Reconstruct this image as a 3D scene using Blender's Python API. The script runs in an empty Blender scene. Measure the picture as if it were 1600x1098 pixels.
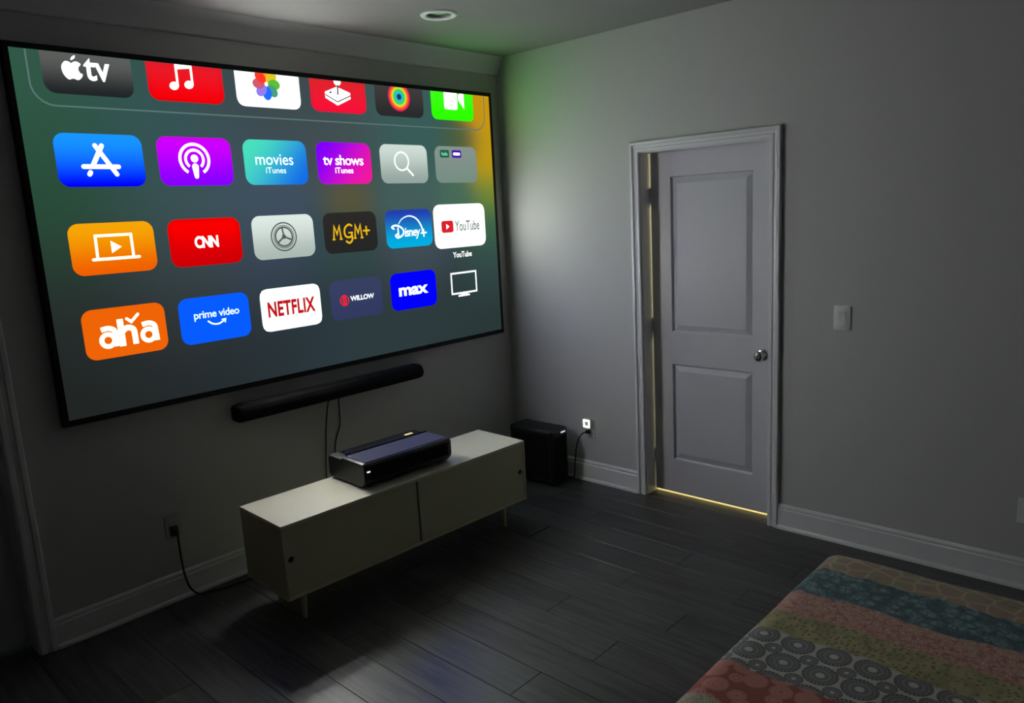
import bpy, bmesh, math, random
from mathutils import Vector, Matrix
random.seed(7)
PI = math.pi
S = bpy.context.scene
COL = S.collection

# ------------------------------------------------------------------ camera, world, lamps, exposure
cam_d = bpy.data.cameras.new('camera')
cam = bpy.data.objects.new('camera', cam_d)
COL.objects.link(cam)
F_PX = 1181.1
cam_d.sensor_fit = 'HORIZONTAL'
cam_d.sensor_width = 36.0
cam_d.lens = F_PX / 1600 * 36.0
cam_d.clip_start = 0.05
cam.matrix_world = (Matrix.Translation((-3.8055, -3.6049, 1.7739)) @ Matrix.Rotation(-0.8134, 4, 'Z')
                    @ Matrix.Rotation(1.3898, 4, 'X') @ Matrix.Rotation(-0.0543, 4, 'Z'))
S.camera = cam

world = bpy.data.worlds.new('world')
S.world = world
world.use_nodes = True
world.node_tree.nodes['Background'].inputs[0].default_value = (0.02, 0.025, 0.03, 1)
world.node_tree.nodes['Background'].inputs[1].default_value = 1.0

S.view_settings.view_transform = 'Standard'
S.view_settings.look = 'None'
S.view_settings.exposure = 0.0
S.view_settings.gamma = 1.0
S.view_settings.use_curve_mapping = False

BOOST = 1.0         # how far the bright parts of the projected picture exceed the camera's white
WHITE_NET, WHITE_PHOTO, WHITE_PLAY = 168.0, 68.0, 21.0     # levels of the three large white tiles
BASE = 1.0          # level of the dim parts of the projected picture

hall_l = bpy.data.lights.new('hallway_lamp', 'AREA')
hall_l.shape = 'DISK'
hall_l.size = 0.35
hall_l.energy = 75
hall_l.color = (1.0, 0.93, 0.55)
hall = bpy.data.objects.new('hallway_lamp', hall_l)
hall.location = (1.05, -1.27, 2.2)
COL.objects.link(hall)

# ------------------------------------------------------------------ helpers: colour and materials
def lin(c):
    r = []
    for v in c[:3]:
        v = v / 255.0
        r.append(v / 12.92 if v <= 0.04045 else ((v + 0.055) / 1.055) ** 2.4)
    return r

def srgb(*c): return (*lin(c), 1.0)

class X:
    """tiny expression builder over Math nodes"""
    def __init__(s, nt, k): s.nt = nt; s.k = k
    def m(s, op, *args):
        n = s.nt.nodes.new('ShaderNodeMath'); n.operation = op
        for i, a in enumerate((s,) + args):
            if isinstance(a, X): s.nt.links.new(a.k, n.inputs[i])
            else: n.inputs[i].default_value = float(a)
        return X(s.nt, n.outputs[0])
    def __add__(s, o): return s.m('ADD', o)
    def __sub__(s, o): return s.m('SUBTRACT', o)
    def __mul__(s, o): return s.m('MULTIPLY', o)
    def __truediv__(s, o): return s.m('DIVIDE', o)
    __radd__ = __add__
    __rmul__ = __mul__
    def lt(s, o): return s.m('LESS_THAN', o)
    def gt(s, o): return s.m('GREATER_THAN', o)
    def wrap(s, lo, hi): return s.m('WRAP', hi, lo)
    def step(s, a, b):
        n = s.nt.nodes.new('ShaderNodeMapRange'); n.interpolation_type = 'SMOOTHSTEP'
        s.nt.links.new(s.k, n.inputs[0])
        n.inputs[1].default_value = a; n.inputs[2].default_value = b
        return X(s.nt, n.outputs[0])

def mixc(nt, f, a, b):
    n = nt.nodes.new('ShaderNodeMix'); n.data_type = 'RGBA'
    for s, v in ((n.inputs[0], f), (n.inputs[6], a), (n.inputs[7], b)):
        if isinstance(v, X): nt.links.new(v.k, s)
        elif hasattr(v, 'is_output'): nt.links.new(v, s)
        else: s.default_value = v
    return n.outputs[2]

def white_mat(WHITE, box=None):
    """white tile far brighter than the camera's white, softer at its rim and round its lettering (box in generated x, z)"""
    m = bpy.data.materials.new('projected_white'); m.use_nodes = True
    nt = m.node_tree; nt.nodes.clear()
    o = nt.nodes.new('ShaderNodeOutputMaterial'); e = nt.nodes.new('ShaderNodeEmission')
    nt.links.new(e.outputs[0], o.inputs[0])
    tc = nt.nodes.new('ShaderNodeTexCoord'); sp = nt.nodes.new('ShaderNodeSeparateXYZ')
    nt.links.new(tc.outputs['Generated'], sp.inputs[0])
    x, z = X(nt, sp.outputs[0]), X(nt, sp.outputs[2])
    k = (x - 0.5).m('ABSOLUTE').step(0.49, 0.40) * (z - 0.5).m('ABSOLUTE').step(0.485, 0.36)
    if box:
        x0, x1, z0, z1 = box
        k = k * ((x - (x0 + x1) / 2).m('ABSOLUTE') - (x1 - x0) / 2).m('MAXIMUM', ((z - (z0 + z1) / 2).m('ABSOLUTE') - (z1 - z0) / 2) * 0.6).step(0.0, 0.06)
    nt.links.new(mixc(nt, k, (1.05, 1.15, 1.08, 1), (WHITE * 0.98, WHITE * 1.015, WHITE * 0.965, 1)), e.inputs[0])
    return m

def tile_mat(c0, c1=None, boost=1.0, inner=0.40):
    """uniform colour tile whose clipped channels run brighter towards the middle"""
    m = bpy.data.materials.new('projected_bright_colour'); m.use_nodes = True
    nt = m.node_tree; nt.nodes.clear()
    o = nt.nodes.new('ShaderNodeOutputMaterial'); e = nt.nodes.new('ShaderNodeEmission')
    nt.links.new(e.outputs[0], o.inputs[0])
    tc = nt.nodes.new('ShaderNodeTexCoord'); sp = nt.nodes.new('ShaderNodeSeparateXYZ')
    nt.links.new(tc.outputs['Generated'], sp.inputs[0])
    x, z = X(nt, sp.outputs[0]), X(nt, sp.outputs[2])
    k = (x - 0.5).m('ABSOLUTE').step(0.49, inner) * (z - 0.5).m('ABSOLUTE').step(0.485, inner - 0.04)
    c1 = c1 or c0
    lo = mixc(nt, z.step(0, 1), (*lin(c0), 1), (*lin(c1), 1))
    hi = mixc(nt, z.step(0, 1), lit(c0, boost), lit(c1, boost))
    nt.links.new(mixc(nt, k, lo, hi), e.inputs[0])
    return m

def new_mat(name):
    m = bpy.data.materials.new(name); m.use_nodes = True
    nt = m.node_tree
    b = nt.nodes['Principled BSDF']
    return m, nt, b

def pmat(name, col, rough=0.5, metal=0.0, var=0.04, vscale=6.0, bump=0.0, bscale=200.0, spec=0.5):
    m, nt, b = new_mat(name)
    tc = nt.nodes.new('ShaderNodeTexCoord')
    nz = nt.nodes.new('ShaderNodeTexNoise'); nz.inputs['Scale'].default_value = vscale; nz.inputs['Detail'].default_value = 4
    nt.links.new(tc.outputs['Object'], nz.inputs['Vector'])
    c = Vector(col[:3])
    out = mixc(nt, X(nt, nz.outputs[0]), (*(c * (1 - var)), 1), (*(c * (1 + var)), 1))
    nt.links.new(out, b.inputs['Base Color'])
    b.inputs['Roughness'].default_value = rough
    b.inputs['Metallic'].default_value = metal
    b.inputs['Specular IOR Level'].default_value = spec
    if bump:
        n2 = nt.nodes.new('ShaderNodeTexNoise'); n2.inputs['Scale'].default_value = bscale
        nt.links.new(tc.outputs['Object'], n2.inputs['Vector'])
        bp = nt.nodes.new('ShaderNodeBump'); bp.inputs['Strength'].default_value = bump; bp.inputs['Distance'].default_value = 0.002
        nt.links.new(n2.outputs[0], bp.inputs['Height']); nt.links.new(bp.outputs[0], b.inputs['Normal'])
    return m

def lit(c, boost=None, base=None):
    """display colour -> emitted light; channels the camera clips are allowed to exceed white"""
    bo = BOOST if boost is None else boost
    ba = BASE if base is None else base
    r = []
    for l in lin(c):
        t = min(1, max(0, (l - 0.55) / 0.4)); t = t * t * (3 - 2 * t)
        r.append(l * (ba + (bo - ba) * t))
    return (*r, 1.0)

_em = {}
def emat(c0, c1=None, boost=None, diag=False):
    """emission of the projected picture; c1 = colour at the top (or right, when diag)"""
    key = (tuple(c0), tuple(c1) if c1 else None, boost, diag)
    if key in _em: return _em[key]
    m = bpy.data.materials.new('projected_colour'); m.use_nodes = True
    nt = m.node_tree; nt.nodes.clear()
    o = nt.nodes.new('ShaderNodeOutputMaterial'); e = nt.nodes.new('ShaderNodeEmission')
    nt.links.new(e.outputs[0], o.inputs[0])
    if c1 is None:
        e.inputs[0].default_value = lit(c0, boost)
    else:
        tc = nt.nodes.new('ShaderNodeTexCoord'); sp = nt.nodes.new('ShaderNodeSeparateXYZ')
        nt.links.new(tc.outputs['Generated'], sp.inputs[0])
        z = X(nt, sp.outputs[2])
        if diag: z = X(nt, sp.outputs[0]) * 0.75 + (z * -0.4 + 0.32)
        nt.links.new(mixc(nt, z.step(0, 1), lit(c0, boost), lit(c1, boost)), e.inputs[0])
    _em[key] = m
    return m

# ------------------------------------------------------------------ helpers: meshes
def BM(): return bmesh.new()

def add_box(bm, lo, hi, bev=0.0, seg=2):
    r = bmesh.ops.create_cube(bm, size=1.0)
    vs = r['verts']
    for v in vs:
        for i in range(3):
            v.co[i] = lo[i] if v.co[i] < 0 else hi[i]
    if bev:
        es = list({e for v in vs for e in v.link_edges})
        bmesh.ops.bevel(bm, geom=es, offset=bev, segments=seg, affect='EDGES', profile=0.5)
    return bm

def add_tube(bm, pts, r, n=8, caps=True):
    pts = [Vector(p) for p in pts]
    rings = []
    for i, p in enumerate(pts):
        t = (pts[min(i + 1, len(pts) - 1)] - pts[max(i - 1, 0)]).normalized()
        u = t.cross(Vector((0, 0, 1)))
        if u.length < 1e-3: u = t.cross(Vector((0, 1, 0)))
        u.normalize(); w = t.cross(u)
        rr = r[i] if isinstance(r, (list, tuple)) else r
        rings.append([bm.verts.new(p + (u * math.cos(2 * PI * k / n) + w * math.sin(2 * PI * k / n)) * rr) for k in range(n)])
    for a, b in zip(rings, rings[1:]):
        for k in range(n):
            bm.faces.new((a[k], a[(k + 1) % n], b[(k + 1) % n], b[k]))
    if caps:
        bm.faces.new(rings[0][::-1]); bm.faces.new(rings[-1])
    return bm

def add_lathe(bm, prof, origin, axis='z', n=24):
    """prof = list of (radius, height along axis)"""
    o = Vector(origin)
    ax = {'x': Vector((1, 0, 0)), '-x': Vector((-1, 0, 0)), 'y': Vector((0, 1, 0)), '-y': Vector((0, -1, 0)), 'z': Vector((0, 0, 1)), '-z': Vector((0, 0, -1))}[axis]
    u = ax.orthogonal().normalized(); w = ax.cross(u)
    rings = []
    for r, h in prof:
        if r < 1e-6: rings.append([bm.verts.new(o + ax * h)])
        else: rings.append([bm.verts.new(o + ax * h + (u * math.cos(2 * PI * k / n) + w * math.sin(2 * PI * k / n)) * r) for k in range(n)])
    for a, b in zip(rings, rings[1:]):
        for k in range(n):
            k2 = (k + 1) % n
            if len(a) == 1 and len(b) == 1: continue
            if len(a) == 1: bm.faces.new((a[0], b[k2], b[k]))
            elif len(b) == 1: bm.faces.new((a[k], a[k2], b[0]))
            else: bm.faces.new((a[k], a[k2], b[k2], b[k]))
    return bm

def add_sweep(bm, sections):
    """sections: list of rings of points (same count), skinned, closed around, capped"""
    R = [[bm.verts.new(p) for p in s] for s in sections]
    n = len(R[0])
    for a, b in zip(R, R[1:]):
        for k in range(n):
            bm.faces.new((a[k], a[(k + 1) % n], b[(k + 1) % n], b[k]))
    bm.faces.new(R[0][::-1]); bm.faces.new(R[-1])
    return bm

def smooth_curve(pts, n=6, closed=False):
    P = [Vector(p) for p in pts]; out = []
    m = len(P)
    rng = range(m if closed else m - 1)
    for i in rng:
        p1, p2 = P[i], P[(i + 1) % m]
        p0 = P[i - 1] if (closed or i > 0) else p1
        p3 = P[(i + 2) % m] if (closed or i + 2 < m) else p2
        for k in range(n):
            t = k / n
            out.append(0.5 * ((2 * p1) + (p2 - p0) * t + (2 * p0 - 5 * p1 + 4 * p2 - p3) * t * t + (3 * p1 - p0 - 3 * p2 + p3) * t ** 3))
    if not closed: out.append(P[-1])
    return out

def wmat(o):
    m = o.matrix_basis.copy(); p = o.parent
    while p: m = p.matrix_basis @ m; p = p.parent
    return m

def obj(name, bm, mat, parent=None, smooth=False, origin=None, label=None, recalc=True):
    """link bm (world coordinates) as one mesh object; as a child it is moved into its parent's frame"""
    if recalc: bmesh.ops.recalc_face_normals(bm, faces=bm.faces[:])
    o = bpy.data.objects.new(name, bpy.data.meshes.new(name))
    if parent is not None:
        o.parent = parent
        bm.transform(wmat(parent).inverted())
    elif origin is not None:
        o.location = origin
        bm.transform(Matrix.Translation(-Vector(origin)))
    if smooth:
        for f in bm.faces: f.smooth = True
    bm.to_mesh(o.data); bm.free()
    if smooth:
        try: o.data.set_sharp_from_angle(angle=math.radians(35))
        except Exception: pass
    o.data.materials.append(mat)
    COL.objects.link(o)
    if label: o['label'] = label
    return o

def tag(o, label, cat, group=None):
    o['label'] = label; o['category'] = cat
    if group: o['group'] = group
    return o

def thing(name, loc, label, cat, rz=0.0, group=None):
    o = bpy.data.objects.new(name, None)
    o.empty_display_size = 0.1
    o.location = loc; o.rotation_euler = (0, 0, rz)
    COL.objects.link(o)
    return tag(o, label, cat, group)

def struct(name, bm, mat, parent=None, smooth=False):
    o = obj(name, bm, mat, parent, smooth)
    if parent is None: o['kind'] = 'structure'
    return o

# ------------------------------------------------------------------ materials
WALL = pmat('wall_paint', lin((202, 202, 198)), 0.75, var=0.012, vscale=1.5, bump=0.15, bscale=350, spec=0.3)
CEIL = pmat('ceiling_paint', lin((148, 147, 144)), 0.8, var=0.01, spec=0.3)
TRIM = pmat('trim_paint', lin((234, 234, 232)), 0.35, var=0.01)
DOORM = pmat('door_paint', lin((212, 211, 213)), 0.4, var=0.015)
CABTOP = pmat('cream_lacquer_lit_top', lin((226, 222, 200)), 0.4, var=0.01)  # the cabinet's cream in its paler, lit tone, for the top only
CAB = pmat('cream_lacquer_shaded', lin((206, 206, 164)), 0.42, var=0.012)  # same cream with shade put in: darker, yellower doors, sides and legs
BLACK = pmat('black_plastic', (0.007, 0.007, 0.008), 0.42, var=0.1)
PROJTOP = pmat('black_glass_blue_reflection', (0.075, 0.075, 0.135), 0.30, var=0.06)  # black glass; the screen's blue reflection is put into its base colour
BLACKM = pmat('black_fabric_grille', (0.004, 0.004, 0.0045), 0.8, var=0.2, vscale=300, bump=0.4, bscale=900, spec=0.2)
GLOSS = pmat('black_gloss', (0.012, 0.012, 0.02), 0.12, var=0.05)
FRAME = pmat('black_screen_frame', (0.005, 0.005, 0.006), 0.5, var=0.1, spec=0.3)
NICKEL = pmat('satin_nickel', (0.5, 0.49, 0.48), 0.2, 1.0, var=0.03)
WHITEP = pmat('white_plastic', lin((240, 240, 236)), 0.35, var=0.01)
DARKHOLE = pmat('dark_recess', (0.01, 0.01, 0.008), 0.8)
RUBBER = pmat('black_cable_rubber', (0.006, 0.006, 0.006), 0.5)
SCREENB = pmat('screen_backing', (0.02, 0.02, 0.02), 0.8)

def wood_mat():
    m, nt, b = new_mat('dark_grey_laminate')
    tc = nt.nodes.new('ShaderNodeTexCoord'); mp = nt.nodes.new('ShaderNodeMapping')
    oi = nt.nodes.new('ShaderNodeObjectInfo')
    nt.links.new(tc.outputs['Object'], mp.inputs['Vector'])
    mp.inputs['Scale'].default_value = (26, 1.6, 8)
    off = nt.nodes.new('ShaderNodeCombineXYZ')
    r = X(nt, oi.outputs['Random'])
    nt.links.new((r * 40).k, off.inputs[0]); nt.links.new((r * 17).k, off.inputs[1])
    nt.links.new(off.outputs[0], mp.inputs['Location'])
    n1 = nt.nodes.new('ShaderNodeTexNoise'); n1.inputs['Scale'].default_value = 1.6; n1.inputs['Detail'].default_value = 8; n1.inputs['Distortion'].default_value = 0.7
    nt.links.new(mp.outputs[0], n1.inputs['Vector'])
    f = X(nt, n1.outputs[0]).step(0.34, 0.68)
    f = f * 0.62 + r * 0.38
    c = mixc(nt, f, (0.022, 0.0215, 0.0215, 1), (0.092, 0.090, 0.087, 1))
    nt.links.new(c, b.inputs['Base Color'])
    nt.links.new((f * 0.14 + 0.31).k, b.inputs['Roughness'])
    b.inputs['Specular IOR Level'].default_value = 0.5
    bp = nt.nodes.new('ShaderNodeBump'); bp.inputs['Strength'].default_value = 0.12; bp.inputs['Distance'].default_value = 0.001
    nt.links.new(n1.outputs[0], bp.inputs['Height']); nt.links.new(bp.outputs[0], b.inputs['Normal'])
    return m
WOOD = wood_mat()

# ------------------------------------------------------------------ room shell
ZC = 2.775
XW, YW = -6.6, -6.4
CAM_DOOR = dict(L=-1.105, R=-1.885, T=2.072)      # right-wall doorway (y range, head height)
TW = 0.125
# floor slab and its planks (planks run along y)
floor = struct('floor', add_box(BM(), (XW, YW, -0.10), (1.4, 0.9, -0.012)), pmat('subfloor', (0.01, 0.01, 0.01), 0.8))
PWID, PLEN, GAP = 0.182, 1.21, 0.0016
def plank_bm(L):
    return add_box(BM(), (0.0, -L + GAP, -0.012), (PWID - GAP, 0, 0.0), 0.0012, 1)
_pm = {}
ncol = int(math.ceil((0.0 - XW) / PWID))
for i in range(ncol):
    x0 = -0.0 - (i + 1) * PWID
    y = 0.0 + (0.25 if x0 < -3.0 else 0.0)
    first = 0.25 + ((i * 0.437) % 1.0) * 0.9
    while y > YW:
        L = min(first if first else PLEN, y - YW); first = None
        key = round(L, 2)
        if L < 0.02: break
        if key not in _pm:
            o = obj('plank', plank_bm(L), WOOD, None); COL.objects.unlink(o); _pm[key] = o.data; bpy.data.objects.remove(o)
        o = bpy.data.objects.new('plank', _pm[key]); COL.objects.link(o)
        o.parent = floor; o.location = (x0, y, 0)
        y -= L

D1 = CAM_DOOR
o = bpy.data.objects.new('threshold', bpy.data.meshes.new('threshold'))
bm = add_box(BM(), (0.0, D1['R'] - 0.002, -0.012), (0.111, D1['L'] + 0.002, 0.0), 0.001, 1); bm.to_mesh(o.data); bm.free()
o.data.materials.append(WOOD); o.parent = floor; COL.objects.link(o)
bm = BM()
add_box(bm, (0, D1['L'] + 0.02, 0), (TW, 0.3, ZC)); add_box(bm, (0, YW, 0), (TW, D1['R'] - 0.02, ZC)); add_box(bm, (0, D1['R'] - 0.02, D1['T'] + 0.02), (TW, D1['L'] + 0.02, ZC))
wall_right = struct('wall_right', bm, WALL)
D2L, D2R = -3.88, -3.075                            # doorway in the screen wall (x range)
bm = BM()
add_box(bm, (D2R + 0.02, 0, 0), (0, 0.15, ZC)); add_box(bm, (XW, 0, 0), (D2L - 0.02, 0.15, ZC)); add_box(bm, (D2L - 0.02, 0, D1['T'] + 0.02), (D2R + 0.02, 0.15, ZC))
wall_left = struct('wall_left', bm, WALL)
DARKW = pmat('dark_accent_paint', lin((120, 120, 118)), 0.8, var=0.01)
struct('wall_back', add_box(BM(), (XW, YW - 0.12, 0), (TW, YW, ZC)), DARKW)
struct('wall_front', add_box(BM(), (XW - 0.12, YW, 0), (XW, 0.15, ZC)), DARKW)
LX, LY = -1.05, -0.62
bm = BM(); rings = []
outer = [bm.verts.new(p) for p in ((XW, YW, ZC), (TW, YW, ZC), (TW, 0.15, ZC), (XW, 0.15, ZC))]
hole = [bm.verts.new((LX + 0.066 * math.cos(2 * PI * k / 40), LY + 0.066 * math.sin(2 * PI * k / 40), ZC)) for k in range(40)]
es = [bm.edges.new((outer[i], outer[(i + 1) % 4])) for i in range(4)] + [bm.edges.new((hole[i], hole[(i + 1) % 40])) for i in range(40)]
bmesh.ops.triangle_fill(bm, use_beauty=True, use_dissolve=False, edges=es)
up = [bm.verts.new((v.co.x, v.co.y, ZC + 0.1)) for v in outer]
for i in range(4): bm.faces.new((outer[i], outer[(i + 1) % 4], up[(i + 1) % 4], up[i]))
bm.faces.new(up)
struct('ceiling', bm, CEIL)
# hallway behind the right-hand door (its light shows in the gaps round the door)
bm = BM()
add_box(bm, (1.30, -2.8, 0), (1.40, -0.2, ZC)); add_box(bm, (TW, -2.9, 0), (1.40, -2.8, ZC)); add_box(bm, (TW, -0.2, 0), (1.40, -0.1, ZC))
struct('wall_hallway', bm, pmat('hall_paint', lin((214, 208, 190)), 0.8))
struct('ceiling_hallway', add_box(BM(), (TW, -2.9, 2.5), (1.40, -0.1, 2.6)), CEIL)
struct('floor_hallway', add_box(BM(), (0.112, -2.8, -0.012), (1.30, -0.2, 0.0)), pmat('hall_floor', lin((190, 180, 150)), 0.4))

# crown trim along the top of the screen wall
prof = [(0, 2.668), (-0.007, 2.668), (-0.013, 2.674), (-0.064, 2.766), (-0.070, ZC), (0, ZC)]
struct('trim_1', add_sweep(BM(), [[(x, y, z) for y, z in prof] for x in (XW, 0.0)]), TRIM)

# baseboards
bprof = [(0, 0), (0.026, 0), (0.026, 0.006), (0.024, 0.013), (0.019, 0.019), (0.0145, 0.021), (0.0145, 0.108), (0.0125, 0.112), (0.0095, 0.114), (0.0095, 0.119), (0.0115, 0.122), (0.0115, 0.128), (0.007, 0.135), (0.004, 0.1385), (0, 0.1385)]
def base_right(y0, y1): return [[(-d, y, z) for d, z in bprof] for y in (y0, y1)]
def base_left(x0, x1): return [[(x, -d, z) for d, z in bprof] for x in (x0, x1)]
b = struct('baseboard_right', add_sweep(BM(), base_right(0.0, D1['L'] + 0.0615)), TRIM)
b = struct('baseboard_right', add_sweep(BM(), base_right(D1['R'] - 0.0615, YW)), TRIM)
b = struct('baseboard_left', add_sweep(BM(), base_left(0.0, D2R + 0.072)), TRIM)
b = struct('baseboard_left', add_sweep(BM(), base_left(D2L - 0.072, XW)), TRIM)
struct('baseboard_back', add_sweep(BM(), [[(x, YW + d, z) for d, z in bprof] for x in (XW, 0)]), TRIM)

# ------------------------------------------------------------------ doors (u along the wall, w into the wall, z up)
cprof = [(0, 0), (0, 0.012), (0.004, 0.015), (0.018, 0.015), (0.023, 0.011), (0.035, 0.013), (0.041, 0.0205), (0.055, 0.0205), (0.060, 0.014), (0.060, 0)]
def make_door(name, P, U0, U1, T, depth, sc=1.0, knob_u=None, hinge_u=None, gap=0.006, floor_gap=0.018):
    """P(u, w, z) -> world.  U0 < U1 opening, leaf flush with the far side of the jamb"""
    jt = 0.019
    jamb = BM()
    for lo, hi in (((U0 - jt, 0.0, 0), (U0, depth, T)), ((U1, 0.0, 0), (U1 + jt, depth, T)), ((U0 - jt, 0.0, T), (U1 + jt, depth, T + jt))):
        a = P(*lo); c = P(*hi)
        add_box(jamb, [min(p, q) for p, q in zip(a, c)], [max(p, q) for p, q in zip(a, c)], 0.001, 1)
    root = obj(name, jamb, TRIM); root['kind'] = 'structure'
    secs = []
    for corner in range(4):
        ring = []
        for w, h in cprof:
            w *= sc
            u = U0 - 0.004 - w if corner < 2 else U1 + 0.004 + w
            z = 0 if corner in (0, 3) else T + 0.004 + w
            ring.append(P(u, -h, z))
        secs.append(ring)
    obj('casing', add_sweep(BM(), secs), TRIM, root)
    # stop moulding behind which the leaf closes is on the far side; the leaf itself:
    l0, l1, z0, z1 = U0 + gap, U1 - 0.003, floor_gap, T - 0.0008
    wf, wb = depth - 0.030, depth - 0.001
    leaf = BM()
    bw = 0.131
    pu0, pu1 = l0 + bw, l1 - bw
    zs = [z0, 0.231, 0.829, 1.026, 1.931, z1]
    us = [l0, pu0, pu1, l1]
    g = [[leaf.verts.new(P(u, wf, z)) for u in us] for z in zs]
    for j in range(5):
        for i in range(3):
            if i == 1 and j in (1, 3): continue
            leaf.faces.new((g[j][i], g[j][i + 1], g[j + 1][i + 1], g[j + 1][i]))
    for j in (1, 3):
        prev = [g[j][1], g[j][2], g[j + 1][2], g[j + 1][1]]
        for ins, dw in ((0.003, 0.005), (0.006, 0.0145), (0.010, 0.0150), (0.040, 0.003), (0.042, 0.0025)):
            cur = [leaf.verts.new(P(u, wf + dw, z)) for u, z in ((pu0 + ins, zs[j] + ins), (pu1 - ins, zs[j] + ins), (pu1 - ins, zs[j + 1] - ins), (pu0 + ins, zs[j + 1] - ins))]
            for k in range(4): leaf.faces.new((prev[k], prev[(k + 1) % 4], cur[(k + 1) % 4], cur[k]))
            prev = cur
        leaf.faces.new(prev)
    bk = [[leaf.verts.new(P(u, wb, z)) for u in (l0, l1)] for z in (z0, z1)]
    leaf.faces.new((bk[0][0], bk[0][1], bk[1][1], bk[1][0]))
    leaf.faces.new([g[0][0], g[0][1], g[0][2], g[0][3], bk[0][1], bk[0][0]])
    leaf.faces.new([g[5][0], g[5][1], g[5][2], g[5][3], bk[1][1], bk[1][0]])
    leaf.faces.new([g[j][0] for j in range(6)] + [bk[1][0], bk[0][0]])
    leaf.faces.new([g[j][3] for j in range(6)] + [bk[1][1], bk[0][1]])
    lf = obj('door_leaf', leaf, DOORM, root)
    if hinge_u is not None:
        for z in (0.24, 1.06, 1.83):
            hb = BM(); a = P(hinge_u - 0.0029, wf + 0.002, z - 0.045); c = P(hinge_u + 0.0029, wb + 0.004, z + 0.045)
            add_box(hb, [min(p, q) for p, q in zip(a, c)], [max(p, q) for p, q in zip(a, c)], 0.0008, 1)
            obj('hinge', hb, NICKEL, lf)
    if knob_u is not None:
        kb = BM(); o = P(knob_u, wf, 0.935)
        ax = '-x' if abs(P(0, 1, 0)[0] - P(0, 0, 0)[0]) > 0.5 else '-y'
        add_lathe(kb, [(0, 0), (0.033, 0.0), (0.033, 0.004), (0.029, 0.009), (0.016, 0.012), (0.0125, 0.016), (0.0125, 0.030), (0.018, 0.036), (0.0255, 0.043), (0.0285, 0.052), (0.0275, 0.061), (0.022, 0.067), (0.012, 0.069), (0.011, 0.067), (0, 0.067)], o, ax, 28)
        obj('door_knob', kb, NICKEL, lf, smooth=True, label='round satin nickel door knob')
    return root

door1 = make_door('door_1', lambda u, w, z: (w, -u, z), -D1['L'], -D1['R'], D1['T'], TW, knob_u=1.812, hinge_u=1.108)
door2 = make_door('door_2', lambda u, w, z: (u, w, z), D2L, D2R, D1['T'], 0.15, sc=1.15)

# ------------------------------------------------------------------ projection screen and the projected home page
SY = -0.040
SX0, SX1, SZ0, SZ1 = -2.826, -0.127, 0.997, 2.523
screen = thing('projection_screen', (-1.4765, 0, SZ0), 'very large black-framed projection screen on the left wall showing rows of app tiles', 'screen')
fx0, fx1, fz0, fz1 = -2.849, -0.105, 0.970, 2.546
def frame_bar(p0, p1, q0, q1):
    """mitred bar: outer edge p0-p1, inner edge q0-q1 in (x, z)"""
    bm = BM(); yb, yf = -0.001, SY - 0.003
    def sec(o, i): return [(o[0], yb, o[1]), (o[0], yf + 0.002, o[1]), (o[0] * 0.9 + i[0] * 0.1, yf, o[1] * 0.9 + i[1] * 0.1), (i[0], yf, i[1]), (i[0], yb, i[1])]
    add_sweep(bm, [sec(p0, q0), sec(p1, q1)])
    return bm
O = [(fx0, fz0), (fx1, fz0), (fx1, fz1), (fx0, fz1)]; I = [(SX0, SZ0), (SX1, SZ0), (SX1, SZ1), (SX0, SZ1)]
for k in range(4):
    obj('frame_bar', frame_bar(O[k], O[(k + 1) % 4], I[k], I[(k + 1) % 4]), FRAME, screen)

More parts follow.
